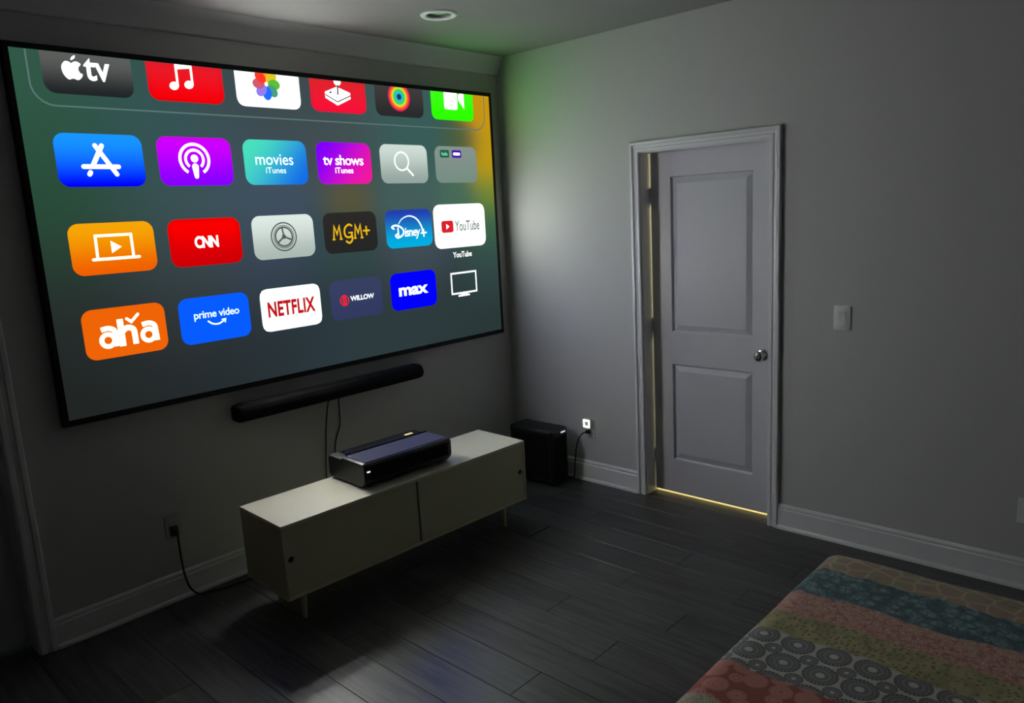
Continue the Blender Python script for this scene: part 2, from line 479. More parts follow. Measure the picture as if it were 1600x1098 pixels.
def screen_bg():
    m = bpy.data.materials.new('projected_background'); m.use_nodes = True
    nt = m.node_tree; nt.nodes.clear()
    o = nt.nodes.new('ShaderNodeOutputMaterial'); e = nt.nodes.new('ShaderNodeEmission')
    nt.links.new(e.outputs[0], o.inputs[0])
    tc = nt.nodes.new('ShaderNodeTexCoord'); sp = nt.nodes.new('ShaderNodeSeparateXYZ')
    nt.links.new(tc.outputs['Generated'], sp.inputs[0])
    u, v = X(nt, sp.outputs[0]), X(nt, sp.outputs[2])
    B = [(0.02, 0.95, (50, 88, 72), .12), (0.03, 0.62, (40, 78, 55), .13), (0.05, 0.30, (38, 46, 44), .14), (0.03, 0.04, (31, 34, 33), .16),
         (0.22, 0.76, (52, 84, 86), .12), (0.22, 0.52, (62, 82, 86), .12), (0.20, 0.30, (54, 60, 64), .12), (0.25, 0.06, (36, 42, 44), .15),
         (0.40, 0.90, (62, 74, 78), .13), (0.38, 0.62, (66, 82, 100), .10), (0.38, 0.40, (58, 70, 88), .10), (0.42, 0.10, (42, 54, 60), .15),
         (0.57, 0.76, (66, 80, 82), .10), (0.57, 0.585, (98, 88, 44), .05), (0.55, 0.44, (50, 76, 72), .08), (0.60, 0.10, (46, 60, 64), .14),
         (0.74, 0.80, (56, 92, 88), .10), (0.74, 0.58, (70, 96, 92), .08), (0.74, 0.38, (66, 78, 88), .09), (0.80, 0.08, (44, 58, 60), .14),
         (0.90, 0.80, (70, 92, 60), .05), (0.985, 0.95, (200, 150, 14), .06), (0.985, 0.74, (190, 152, 16), .06), (0.985, 0.60, (120, 142, 44), .05), (0.975, 0.48, (62, 104, 72), .07),
         (0.97, 0.30, (54, 78, 76), .09), (0.97, 0.08, (42, 54, 54), .12), (0.88, 0.58, (72, 108, 88), .06)]
    num = None; den = None
    for (a, b_, c, s) in B:
        du = (u - a) * 1.0; dv = (v - b_) * 0.60
        w = ((du * du + dv * dv) * (-1.0 / (s * s * 0.95))).m('EXPONENT')
        vm = nt.nodes.new('ShaderNodeVectorMath'); vm.operation = 'SCALE'
        vm.inputs[0].default_value = lin(c); nt.links.new(w.k, vm.inputs['Scale'])
        if num is None: num = vm.outputs[0]; den = w
        else:
            ad = nt.nodes.new('ShaderNodeVectorMath'); ad.operation = 'ADD'
            nt.links.new(num, ad.inputs[0]); nt.links.new(vm.outputs[0], ad.inputs[1]); num = ad.outputs[0]; den = den + w
    q = nt.nodes.new('ShaderNodeVectorMath'); q.operation = 'SCALE'
    nt.links.new(num, q.inputs[0]); nt.links.new((den + 1e-5).m('POWER', -1.0).k, q.inputs['Scale'])
    nt.links.new(q.outputs[0], e.inputs[0])
    return m
obj('screen_surface', add_box(BM(), (SX0, SY, SZ0), (SX1, -0.004, SZ1)), screen_bg(), screen)

# --- flat glyph tools, tile-local (x right, z up); later placed on the screen plane
def g_poly(bm, pts):
    vs = [bm.verts.new((p[0], 0, p[1])) for p in pts]
    es = [bm.edges.new((vs[i], vs[(i + 1) % len(vs)])) for i in range(len(vs))]
    bmesh.ops.triangle_fill(bm, use_beauty=True, use_dissolve=False, edges=es)
def g_disc(bm, c, r, rz=None, rot=0.0, n=28):
    rz = rz or r
    g_poly(bm, [(c[0] + r * math.cos(a) * math.cos(rot) - rz * math.sin(a) * math.sin(rot), c[1] + r * math.cos(a) * math.sin(rot) + rz * math.sin(a) * math.cos(rot)) for a in [2 * PI * k / n for k in range(n)]])
def g_ring(bm, c, r0, r1, a0=0, a1=360, n=40):
    a0, a1 = math.radians(a0), math.radians(a1)
    A = [a0 + (a1 - a0) * k / n for k in range(n + 1)]
    p = [[bm.verts.new((c[0] + r * math.cos(a), 0, c[1] + r * math.sin(a))) for a in A] for r in (r0, r1)]
    for k in range(n): bm.faces.new((p[0][k], p[0][k + 1], p[1][k + 1], p[1][k]))
def g_stroke(bm, pts, w, caps=True, closed=False):
    P = [Vector((p[0], p[1])) for p in pts]
    n = len(P); Lp, Rp = [], []
    for i in range(n):
        a = P[i - 1] if (i > 0 or closed) else None
        c = P[(i + 1) % n] if (i < n - 1 or closed) else None
        d1 = (P[i] - a).normalized() if a is not None else None
        d2 = (c - P[i]).normalized() if c is not None else None
        if d1 is None: d1 = d2
        if d2 is None: d2 = d1
        nn = Vector((-d1.y - d2.y, d1.x + d2.x))
        if nn.length < 1e-4: nn = Vector((-d1.y, d1.x))
        nn.normalize()
        k = 1.0 / max(0.45, nn.dot(Vector((-d1.y, d1.x))))
        ww = (w[i] if isinstance(w, (list, tuple)) else w) / 2
        Lp.append(P[i] + nn * ww * k); Rp.append(P[i] - nn * ww * k)
    lv = [bm.verts.new((p.x, 0, p.y)) for p in Lp]; rv = [bm.verts.new((p.x, 0, p.y)) for p in Rp]
    for i in range(n if closed else n - 1):
        j = (i + 1) % n
        bm.faces.new((rv[i], rv[j], lv[j], lv[i]))
    if caps and not closed:
        for i in (0, n - 1):
            ww = (w[i] if isinstance(w, (list, tuple)) else w) / 2
            g_disc(bm, P[i], ww, n=14)
def g_rrect(bm, x0, z0, x1, z1, r, top=True, n=7):
    pts = []
    for cx, cz, a in ((x1 - r, z0 + r, -90), (x1 - r, z1 - r, 0), (x0 + r, z1 - r, 90), (x0 + r, z0 + r, 180)):
        if not top and a in (0, 90):
            pts.append((x1, z1) if a == 0 else (x0, z1)); continue
        for k in range(n + 1):
            t = math.radians(a + 90 * k / n); pts.append((cx + r * math.cos(t), cz + r * math.sin(t)))
    g_poly(bm, pts)
def g_text(bm, s, x0, x1, z0, z1, bold=0.0, spacing=1.0, shear=0.0):
    """text fitted into a box (the ink of the whole string fills it)"""
    cu = bpy.data.curves.new('lettering', 'FONT'); cu.body = s; cu.offset = bold; cu.space_character = spacing; cu.shear = shear; cu.resolution_u = 4
    o = bpy.data.objects.new('lettering', cu); COL.objects.link(o)
    me = bpy.data.meshes.new_from_object(o)
    xs = [v.co.x for v in me.vertices]; ys = [v.co.y for v in me.vertices]
    ax, bx, ay, by = min(xs), max(xs), min(ys), max(ys)
    for v in me.vertices:
        x, y = v.co.x, v.co.y
        v.co = (x0 + (x - ax) / (bx - ax) * (x1 - x0), 0, z0 + (y - ay) / (by - ay) * (z1 - z0))
    bm.from_mesh(me)
    bpy.data.objects.remove(o); bpy.data.curves.remove(cu); bpy.data.meshes.remove(me)

COLX = [-2.541, -2.122, -1.704, -1.2875, -0.868, -0.450]
ROWZ = [2.468, 2.090, 1.716, 1.347]
TWD, THT, TR = 0.355, 0.221, 0.045
def place(bm, cx, cz, layer):
    if cz + 0.12 > SZ1:
        r = bmesh.ops.bisect_plane(bm, geom=bm.verts[:] + bm.edges[:] + bm.faces[:], plane_co=(0, 0, SZ1 - 0.001 - cz), plane_no=(0, 0, 1), clear_outer=True)
    for f in bm.faces:
        f.normal_update()
        if f.normal.y > 0: f.normal_flip()
    bm.transform(Matrix.Translation((cx, SY - 0.0004 * layer, cz)))
    return bm
def tile(row, col, mat, label, w=TWD, h=THT, r=TR, dx=0, dz=0):
    bm = BM(); g_rrect(bm, -w / 2, -h / 2, w / 2, h / 2, r)
    return obj('app_tile', place(bm, COLX[col] + dx, ROWZ[row] + dz, 1), mat, screen, recalc=False, label=label)
_layer = {}
def symbol(t, row, col, mat, fn, name='symbol', layer=2):
    bm = BM(); fn(bm)
    return obj(name, place(bm, COLX[col], ROWZ[row], layer), mat, t, recalc=False)

WT = emat((255, 255, 255), boost=1.9)
CREAM = emat((255, 246, 230), boost=1.8)

# row 0 (cut off by the top edge)
t = tile(0, 0, emat((34, 37, 40), (92, 94, 92)), 'black app tile with a white fruit emblem and letters')
def fruit(bm):
    c = (-0.062, -0.014); sx, sz = 0.041, 0.037
    P = [(0, .78), (.25, .95), (.55, .98), (.86, .74), (.64, .42), (.58, .1), (.7, -.2), (.93, -.38), (.76, -.75), (.45, -1), (.2, -.93), (0, -.88), (-.2, -.93), (-.45, -1), (-.8, -.6), (-.97, -.05), (-.92, .5), (-.6, .92), (-.25, .92)]
    g_poly(bm, [(c[0] + p[0] * sx, c[1] + p[1] * sz) for p in smooth_curve([(x, z, 0) for x, z in P], 4, True)])
    g_poly(bm, [(c[0] + p[0] * sx, c[1] + p[1] * sz) for p in smooth_curve([(.0, 1.1, 0), (.06, 1.4, 0), (.4, 1.66, 0), (.36, 1.35, 0)], 5, True)])
symbol(t, 0, 0, WT, fruit)
symbol(t, 0, 0, WT, lambda bm: g_text(bm, 'tv', -0.016, 0.088, -0.050, 0.042, 0.02), 'lettering')
t = tile(0, 1, tile_mat((236, 0, 8), (226, 26, 40), 1.15), 'red app tile with a white double music note')
def note(bm):
    g_disc(bm, (-0.060, -0.042), 0.022, 0.018, 0.3); g_disc(bm, (0.010, -0.032), 0.022, 0.018, 0.3)
    g_stroke(bm, [(-0.043, -0.040), (-0.043, 0.055)], 0.011); g_stroke(bm, [(0.027, -0.030), (0.027, 0.06)], 0.011)
    g_poly(bm, [(-0.048, 0.030), (0.032, 0.042), (0.032, 0.075), (-0.048, 0.066)])
symbol(t, 0, 1, CREAM, note)
t = tile(0, 2, white_mat(WHITE_PHOTO, (0.22, 0.74, 0.12, 1.0)), 'white app tile with a wheel of coloured petals')
PET = [(250, 160, 24), (214, 200, 40), (96, 190, 50), (70, 160, 130), (36, 110, 230), (150, 126, 222), (206, 90, 120), (232, 60, 36)]
for k, c in enumerate(PET):
    a = math.radians(90 - 45 * k); cc = (-0.011 + 0.042 * math.cos(a), 0.003 + 0.044 * math.sin(a))
    symbol(t, 0, 2, emat(c, boost=1.5), lambda bm, cc=cc, a=a: g_disc(bm, cc, 0.033, 0.025, a), 'petal', 2 + 0.1 * k)
t = tile(0, 3, tile_mat((240, 16, 56), (222, 34, 44), 1.1), 'red app tile with a white joystick')
def pad(bm):
    P = [(-0.080, -0.012), (-0.010, 0.016), (0.068, -0.008), (0.068, -0.030), (-0.012, -0.066), (-0.080, -0.034)]
    g_poly(bm, P); g_stroke(bm, P, 0.014, closed=True)
    g_disc(bm, (-0.003, 0.052), 0.023)
symbol(t, 0, 3, WT, pad)
def padline(bm):
    g_stroke(bm, [(-0.084, -0.022), (-0.012, -0.055), (0.074, -0.018)], 0.006); g_stroke(bm, [(-0.003, 0.030), (-0.006, -0.014)], 0.009); g_disc(bm, (-0.052, -0.008), 0.008, 0.005)
symbol(t, 0, 3, emat((70, 60, 66)), padline, 'symbol', 3)
t = tile(0, 4, emat((42, 42, 44), (62, 60, 58)), 'charcoal app tile with rainbow rings')
for k, (r, c) in enumerate([(0.080, (222, 36, 84)), (0.068, (240, 110, 40)), (0.056, (206, 214, 40)), (0.044, (70, 206, 90)), (0.031, (40, 190, 214)), (0.017, (20, 66, 92))]):
    symbol(t, 0, 4, emat(c, boost=1.6), lambda bm, r=r: g_disc(bm, (-0.003, 0.001), r, n=36), 'ring', 2 + k * 0.2)
t = tile(0, 5, tile_mat((44, 236, 0), (60, 244, 20), 12.0), 'bright green app tile with a white video camera')
def vcam(bm):
    g_rrect(bm, -0.070, -0.046, 0.040, 0.075, 0.016)
    g_poly(bm, [(0.050, 0.012), (0.098, -0.038), (0.098, 0.075), (0.050, 0.045)])
symbol(t, 0, 5, WT, vcam)

# row 1
t = tile(1, 0, tile_mat((0, 0, 246), (24, 150, 255), 3.0), 'blue app tile with a white letter made of three sticks')
def sticks(bm):
    g_stroke(bm, [(0.009, 0.062), (-0.038, -0.024)], 0.019); g_stroke(bm, [(-0.018, 0.062), (0.056, -0.058)], 0.019)
    g_stroke(bm, [(-0.074, -0.026), (0.067, -0.026)], 0.019); g_stroke(bm, [(-0.050, -0.050), (-0.055, -0.058)], 0.019)
symbol(t, 1, 0, WT, sticks)
t = tile(1, 1, tile_mat((136, 0, 255), (206, 0, 240), 1.3), 'purple app tile with a white broadcasting microphone')
def mic(bm):
    c = (-0.008, 0.010)
    g_ring(bm, c, 0.062, 0.076, -58, 238); g_ring(bm, c, 0.036, 0.049, -50, 230); g_disc(bm, (-0.008, 0.014), 0.018)
    g_stroke(bm, [(-0.008, -0.024), (-0.007, -0.068)], [0.032, 0.021])
symbol(t, 1, 1, emat((255, 236, 255), boost=1.8), mic)
t = tile(1, 2, emat((74, 224, 190), (20, 110, 230), diag=True), 'teal to blue app tile with two lines of white lettering')
symbol(t, 1, 2, emat((236, 250, 255), boost=1.5), lambda bm: (g_text(bm, 'movies', -0.116, 0.096, -0.012, 0.041, 0.004), g_text(bm, 'iTunes', -0.064, 0.049, -0.053, -0.024, 0.004)), 'lettering')
t = tile(1, 3, emat((130, 0, 250), (240, 24, 160), diag=True), 'violet to magenta app tile with two lines of white lettering')
symbol(t, 1, 3, WT, lambda bm: (g_text(bm, 'tv shows', -0.139, 0.124, -0.010, 0.044, 0.012, 0.92), g_text(bm, 'iTunes', -0.067, 0.051, -0.053, -0.022, 0.012)), 'lettering')
t = tile(1, 4, emat((150, 166, 160), (206, 222, 214)), 'pale grey app tile with a white magnifying glass')
symbol(t, 1, 4, emat((240, 255, 248), boost=1.5), lambda bm: (g_ring(bm, (-0.021, 0.016), 0.047, 0.056), g_stroke(bm, [(0.017, -0.026), (0.059, -0.064)], 0.011)))
t = tile(1, 5, emat((120, 142, 132), (132, 148, 140)), 'dim grey-green folder tile with two tiny tiles in its corner')
symbol(t, 1, 5, emat((24, 96, 76)), lambda bm: g_rrect(bm, -0.134, 0.042, -0.058, 0.088, 0.010))
symbol(t, 1, 5, emat((66, 16, 176)), lambda bm: g_rrect(bm, -0.034, 0.042, 0.046, 0.088, 0.010))
symbol(t, 1, 5, emat((150, 220, 190), boost=1.5), lambda bm: g_text(bm, 'hulu', -0.120, -0.072, 0.054, 0.077, 0.02), 'lettering', 3)
symbol(t, 1, 5, emat((240, 236, 255), boost=1.5), lambda bm: g_rrect(bm, -0.024, 0.056, 0.036, 0.074, 0.008), 'symbol', 3)

# row 2
t = tile(2, 0, emat((240, 96, 0), (246, 166, 6)), 'amber app tile with a white laptop outline')
def laptop(bm):
    g_stroke(bm, [(-0.073, -0.036), (-0.071, 0.056), (0.077, 0.056), (0.077, -0.036)], 0.012); g_stroke(bm, [(-0.091, -0.045), (0.101, -0.045)], 0.013)
    g_poly(bm, [(-0.012, 0.032), (0.032, 0.004), (-0.012, -0.022)])
symbol(t, 2, 0, CREAM, laptop)
t = tile(2, 1, tile_mat((206, 0, 6), (240, 0, 0), 1.15), 'red app tile with three joined white letters')
def cnn(bm):
    g_text(bm, 'CNN', -0.058, 0.060, -0.028, 0.029, 0.040, 0.86)
symbol(t, 2, 1, WT, cnn, 'lettering')
t = tile(2, 2, emat((172, 186, 180), (222, 234, 228)), 'pale grey app tile with a dark gear wheel')
def gear(bm):
    c = (-0.003, 0.0)
    g_ring(bm, c, 0.068, 0.075); g_ring(bm, c, 0.044, 0.053); g_ring(bm, c, 0.056, 0.060)
    for a in (90, 210, 330):
        a = math.radians(a + 8); g_stroke(bm, [c, (c[0] + 0.045 * math.cos(a), c[1] + 0.045 * math.sin(a))], 0.009)
    g_disc(bm, c, 0.012)
symbol(t, 2, 2, emat((84, 92, 90)), gear)
t = tile(2, 3, emat((38, 38, 38), (44, 42, 40)), 'near-black app tile with gold lettering')
def mgm(bm):
    w = 0.0105
    for x in (-0.100, 0.040):
        g_stroke(bm, [(x - 0.017, -0.034), (x - 0.010, 0.038), (x + 0.006, -0.006), (x + 0.024, 0.038), (x + 0.030, -0.034)], w)
        g_stroke(bm, [(x - 0.024, -0.034), (x - 0.009, -0.034)], 0.006); g_stroke(bm, [(x + 0.022, -0.034), (x + 0.038, -0.034)], 0.006)
    g_stroke(bm, smooth_curve([(0.006, 0.036, 0), (-0.014, 0.043, 0), (-0.040, 0.024, 0), (-0.044, -0.008, 0), (-0.028, -0.026, 0), (0.000, -0.022, 0), (0.002, -0.002, 0)], 4), w)
    g_stroke(bm, smooth_curve([(0.002, -0.004, 0), (0.004, -0.040, 0), (-0.016, -0.058, 0), (-0.036, -0.048, 0)], 4), w)
    g_stroke(bm, [(-0.016, -0.002), (0.008, -0.002)], 0.008)
    g_stroke(bm, [(0.084, 0.004), (0.124, 0.004)], 0.010); g_stroke(bm, [(0.104, -0.018), (0.104, 0.026)], 0.010)
symbol(t, 2, 3, emat((244, 190, 20), boost=1.0), mgm, 'lettering')
t = tile(2, 4, emat((0, 176, 226), (34, 62, 176)), 'blue app tile with white script lettering under an arc')
def script(bm):
    g_stroke(bm, smooth_curve([(-0.082, 0.028, 0), (-0.052, 0.058, 0), (0.002, 0.073, 0), (0.056, 0.056, 0), (0.090, 0.014, 0), (0.101, -0.022, 0)], 5), [0.004 + 0.007 * min(1, k / 20) for k in range(26)])
    g_stroke(bm, smooth_curve([(-0.118, 0.002, 0), (-0.132, 0.013, 0), (-0.105, 0.022, 0), (-0.066, 0.010, 0), (-0.046, -0.014, 0), (-0.058, -0.038, 0), (-0.092, -0.050, 0), (-0.108, -0.038, 0), (-0.092, -0.028, 0)], 4), 0.011)
    g_stroke(bm, [(-0.088, 0.004), (-0.086, -0.046)], 0.010)
    g_text(bm, 'isney', -0.040, 0.082, -0.064, 0.004, 0.02, 0.9, 0.12)
    g_stroke(bm, [(0.088, -0.033), (0.128, -0.031)], 0.010); g_stroke(bm, [(0.108, -0.052), (0.108, -0.012)], 0.010)
symbol(t, 2, 4, emat((232, 246, 255), boost=1.5), script, 'lettering')
t = tile(2, 5, white_mat(WHITE_PLAY, (0.12, 0.90, 0.34, 0.64)), 'larger selected white app tile with a red play badge', 0.447, 0.272, 0.052, -0.0005, -0.004)
symbol(t, 2, 5, emat((214, 32, 44), boost=1.3), lambda bm: g_rrect(bm, -0.162, -0.042, -0.062, 0.031, 0.016))
symbol(t, 2, 5, WT, lambda bm: g_poly(bm, [(-0.122, 0.012), (-0.096, -0.005), (-0.122, -0.022)]), 'symbol', 3)
symbol(t, 2, 5, emat((104, 104, 106)), lambda bm: g_text(bm, 'YouTube', -0.046, 0.168, -0.036, 0.026, 0.004), 'lettering')
bm = BM(); g_text(bm, 'YouTube', -0.080, 0.084, -0.203, -0.167, 0.016)
obj('caption', place(bm, COLX[5], ROWZ[2], 1), emat((255, 255, 255), boost=1.5), screen, recalc=False, label='small white caption under the selected tile')

# row 3
t = tile(3, 0, tile_mat((238, 100, 6), None, 1.0), 'orange app tile with fat white lettering')
def aha(bm):
    for x in (-0.115, 0.060):
        g_ring(bm, (x + 0.034, -0.031), 0.0165, 0.037)
        g_stroke(bm, smooth_curve([(x + 0.010, 0.018, 0), (x + 0.040, 0.022, 0), (x + 0.064, 0.010, 0), (x + 0.068, -0.020, 0), (x + 0.070, -0.062, 0)], 4), 0.022, False)
    g_stroke(bm, [(-0.022, -0.066), (-0.022, 0.056)], 0.027, False)
    g_stroke(bm, smooth_curve([(-0.018, 0.000, 0), (0.006, 0.014, 0), (0.030, 0.004, 0), (0.034, -0.024, 0), (0.034, -0.064, 0)], 4), 0.025, False)
    g_stroke(bm, [(0.008, 0.054), (0.026, 0.038), (0.058, 0.068)], 0.013)
symbol(t, 3, 0, CREAM, aha, 'lettering')
t = tile(3, 1, tile_mat((6, 92, 250), None, 3.0), 'royal blue app tile with white lettering over a smile arrow')
def prime(bm):
    g_text(bm, 'prime video', -0.107, 0.123, -0.004, 0.044, 0.014, 0.95)
    g_stroke(bm, smooth_curve([(-0.040, -0.010, 0), (-0.018, -0.025, 0), (0.012, -0.028, 0), (0.042, -0.014, 0)], 5), 0.008)
    g_stroke(bm, [(0.030, -0.010), (0.048, -0.009), (0.044, -0.025)], 0.006)
symbol(t, 3, 1, emat((226, 244, 255), boost=1.5), prime, 'lettering')
t = tile(3, 2, white_mat(WHITE_NET, (0.08, 0.92, 0.30, 0.72)), 'white app tile with tall red lettering')
symbol(t, 3, 2, emat((196, 14, 26), boost=1.2), lambda bm: g_text(bm, 'NETFLIX', -0.139, 0.141, -0.037, 0.042, 0.034, 1.05), 'lettering')
t = tile(3, 3, emat((50, 58, 96), (56, 64, 98)), 'dusky navy app tile with a small red ball emblem')
def ball(bm):
    c = (-0.086, -0.004)
    for a0, a1 in ((50, 130), (140, 220), (230, 310), (320, 400)): g_ring(bm, c, 0.024, 0.031, a0, a1, 10)
    for dx in (-0.012, 0.0, 0.012): g_stroke(bm, [(c[0] + dx * 0.6, c[1] + 0.022), (c[0] + dx, c[1]), (c[0] + dx * 0.5, c[1] - 0.024)], 0.006)
symbol(t, 3, 3, emat((230, 30, 40), boost=1.5), ball)
symbol(t, 3, 3, emat((240, 244, 255), boost=1.5), lambda bm: g_text(bm, 'WILLOW', -0.046, 0.118, -0.013, 0.016, 0.03, 0.95), 'lettering')
t = tile(3, 4, tile_mat((2, 0, 246), None, 9.0), 'deep blue app tile with bold white lettering')
symbol(t, 3, 4, emat((236, 246, 255), boost=1.5), lambda bm: g_text(bm, 'max', -0.118, 0.111, -0.029, 0.024, 0.036, 0.98), 'lettering')
def tvout(bm):
    g_stroke(bm, [(-0.109, -0.062), (-0.109, 0.067), (0.109, 0.067), (0.109, -0.062)], 0.011, closed=True)
    g_stroke(bm, [(-0.052, -0.079), (0.040, -0.079)], 0.011); g_stroke(bm, [(-0.03, -0.071), (0.02, -0.071)], 0.012)
bm = BM(); tvout(bm)
obj('monitor_symbol', place(bm, COLX[5], ROWZ[3], 1), emat((255, 255, 255), boost=1.5), screen, recalc=False, label='white outline of a television below the selected tile')
# rounded outline of the dock behind the top row
bm = BM()
dl = [(-2.768, SZ1 - 0.002), (-2.768, 2.395)] + [(-2.768 + 0.085 + 0.085 * math.cos(math.radians(a)), 2.393 + 0.085 * math.sin(math.radians(a))) for a in (190, 205, 220, 235, 250, 262)] + [(-2.675, 2.308), (-0.30, 2.308)] + [(-0.26 + 0.085 * math.cos(math.radians(a)), 2.393 + 0.085 * math.sin(math.radians(a))) for a in (278, 290, 305, 320, 335, 350)] + [(-0.174, SZ1 - 0.002)]
g_stroke(bm, dl, 0.0065, False)
for f in bm.faces:
    f.normal_update()
    if f.normal.y > 0: f.normal_flip()
bm.transform(Matrix.Translation((0, SY - 0.0003, 0)))
obj('dock_outline', bm, emat((92, 118, 116)), screen, recalc=False)

# ------------------------------------------------------------------ media cabinet
CX, CY, CRZ = -1.5225, -0.576, math.radians(-1.9)
CW, CD, CZ0, CZ1 = 1.515, 0.385, 0.150, 0.500
cab = thing('media_cabinet', (CX, CY, 0), 'long low cream sideboard on slim legs under the projection screen', 'cabinet', CRZ)
CM = Matrix.Translation((CX, CY, 0)) @ Matrix.Rotation(CRZ, 4, 'Z')
def cpart(name, bm, mat, parent=None, smooth=False, label=None):
    bm.transform(CM); return obj(name, bm, mat, parent or cab, smooth, label=label)
hw, hd, pt = CW / 2, CD / 2, 0.014
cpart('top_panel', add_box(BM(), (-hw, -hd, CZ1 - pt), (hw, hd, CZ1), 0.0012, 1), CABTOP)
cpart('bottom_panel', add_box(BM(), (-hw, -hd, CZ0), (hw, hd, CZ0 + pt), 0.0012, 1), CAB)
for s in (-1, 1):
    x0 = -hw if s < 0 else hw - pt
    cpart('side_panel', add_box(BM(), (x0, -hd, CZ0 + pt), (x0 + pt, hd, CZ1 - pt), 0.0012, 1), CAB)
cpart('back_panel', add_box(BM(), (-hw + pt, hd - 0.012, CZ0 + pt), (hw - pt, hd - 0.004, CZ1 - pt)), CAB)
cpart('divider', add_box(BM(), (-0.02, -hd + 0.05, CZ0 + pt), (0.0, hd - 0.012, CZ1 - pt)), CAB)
def hole_door(x0, x1, y, hx, hz, hr=0.0155):
    """sliding door slab with a round finger hole"""
    bm = BM(); z0, z1 = CZ0 + pt + 0.001, CZ1 - pt - 0.001; n = 24; th = 0.014
    sq = []
    for k in range(n):
        a = 2 * PI * (k + 0.5) / n; c, s = math.cos(a), math.sin(a)
        t = 0.03 / max(abs(c), abs(s)); sq.append((hx + c * t, hz + s * t))
    rings = []
    for yy in (y, y + th):
        outer = [bm.verts.new((p[0], yy, p[1])) for p in ((x0, z0), (x1, z0), (x1, z1), (x0, z1))]
        circ = [bm.verts.new((hx + hr * math.cos(2 * PI * (k + .5) / n), yy, hz + hr * math.sin(2 * PI * (k + .5) / n))) for k in range(n)]
        es = [bm.edges.new((outer[i], outer[(i + 1) % 4])) for i in range(4)] + [bm.edges.new((circ[i], circ[(i + 1) % n])) for i in range(n)]
        bmesh.ops.triangle_fill(bm, use_beauty=True, use_dissolve=False, edges=es)
        rings.append((outer, circ))
    for i in range(4): bm.faces.new((rings[0][0][i], rings[0][0][(i + 1) % 4], rings[1][0][(i + 1) % 4], rings[1][0][i]))
    for i in range(n): bm.faces.new((rings[0][1][i], rings[0][1][(i + 1) % n], rings[1][1][(i + 1) % n], rings[1][1][i]))
    return bm
def loc(wx):  # world x on the front face -> local x
    return wx - CX
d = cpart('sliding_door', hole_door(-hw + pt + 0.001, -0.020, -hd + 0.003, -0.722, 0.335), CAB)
cpart('finger_hole', add_lathe(BM(), [(0, 0), (0.0152, 0), (0.0152, 0.001), (0, 0.001)], (-0.722, -hd + 0.013, 0.335), 'y', 20), DARKHOLE, d)
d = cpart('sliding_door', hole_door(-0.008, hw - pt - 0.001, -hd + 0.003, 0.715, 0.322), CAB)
cpart('finger_hole', add_lathe(BM(), [(0, 0), (0.0152, 0), (0.0152, 0.001), (0, 0.001)], (0.715, -hd + 0.013, 0.322), 'y', 20), DARKHOLE, d)
cpart('gap_shade_strip', add_box(BM(), (-0.020, -hd + 0.014, CZ0 + pt), (-0.008, -hd + 0.05, CZ1 - pt)), pmat('brown_gap_shade', (0.03, 0.016, 0.012), 0.7))  # solid dark strip standing in for the shade between the doors
for sx in (-1, 1):
    for sy in (-1, 1):
        x, y = sx * (hw - 0.115), sy * (hd - 0.085)
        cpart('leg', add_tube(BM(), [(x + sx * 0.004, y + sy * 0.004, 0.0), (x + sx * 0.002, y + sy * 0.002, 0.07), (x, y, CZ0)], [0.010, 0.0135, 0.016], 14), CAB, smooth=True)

# ------------------------------------------------------------------ ultra short throw projector
PRZ = math.radians(-2.6)
PCX, PCY = -1.522, -0.545
proj = thing('projector', (PCX, PCY, CZ1), 'black short-throw projector sitting on the middle of the cream sideboard', 'projector', PRZ)
PMX = Matrix.Translation((PCX, PCY, CZ1)) @ Matrix.Rotation(PRZ, 4, 'Z')
def ppart(name, bm, mat, parent=None, smooth=False, label=None):
    bm.transform(PMX); return obj(name, bm, mat, parent or proj, smooth, label=label)
pw, pd, ph = 0.272, 0.170, 0.135
# body: side profile in (y, z), front at -y, tapered underside
sp = [(-pd + 0.030, 0.012), (-pd + 0.006, 0.034), (-pd, 0.050), (-pd, 0.118), (-pd + 0.010, 0.130), (-pd + 0.020, ph - 0.003), (0.020, ph - 0.003), (0.030, ph - 0.004), (0.040, ph - 0.012), (pd - 0.020, ph - 0.012), (pd, ph - 0.030), (pd, 0.03), (pd - 0.015, 0.012)]
def sect(x, k): return [(x, y * k, 0.012 + (z - 0.012) * (1 - (1 - k) * 0.6)) for y, z in sp]
ppart('body', add_sweep(BM(), [sect(-pw, 0.94), sect(-pw + 0.008, 0.985), sect(-pw + 0.02, 1), sect(pw - 0.02, 1), sect(pw - 0.008, 0.985), sect(pw, 0.94)]), BLACK, smooth=True)
ppart('top_glass', add_box(BM(), (-pw + 0.018, -pd + 0.018, ph - 0.003), (pw - 0.018, 0.016, ph + 0.001), 0.0015, 2), PROJTOP)
ppart('ridge', add_sweep(BM(), [[(x, 0.016, ph - 0.004), (x, 0.018, ph + 0.006), (x, 0.024, ph + 0.007), (x, 0.034, ph - 0.012)] for x in (-pw + 0.02, pw - 0.02)]), GLOSS)
ppart('lens_recess', add_box(BM(), (-pw + 0.05, 0.045, ph - 0.0125), (pw - 0.05, pd - 0.03, ph - 0.010), 0.0008, 1), GLOSS)
def emis(name, col, s):
    m = bpy.data.materials.new(name); m.use_nodes = True; nt = m.node_tree; nt.nodes.clear()
    o = nt.nodes.new('ShaderNodeOutputMaterial'); e = nt.nodes.new('ShaderNodeEmission')
    e.inputs[0].default_value = (*col, 1); e.inputs[1].default_value = s; nt.links.new(e.outputs[0], o.inputs[0]); return m
ppart('lens_window', add_box(BM(), (0.165, 0.088, ph - 0.010), (0.215, 0.106, ph - 0.0085), 0.0006, 1), emis('amber_lens_light', (1.0, 0.86, 0.42), 0.95), label='small glowing amber lens window')
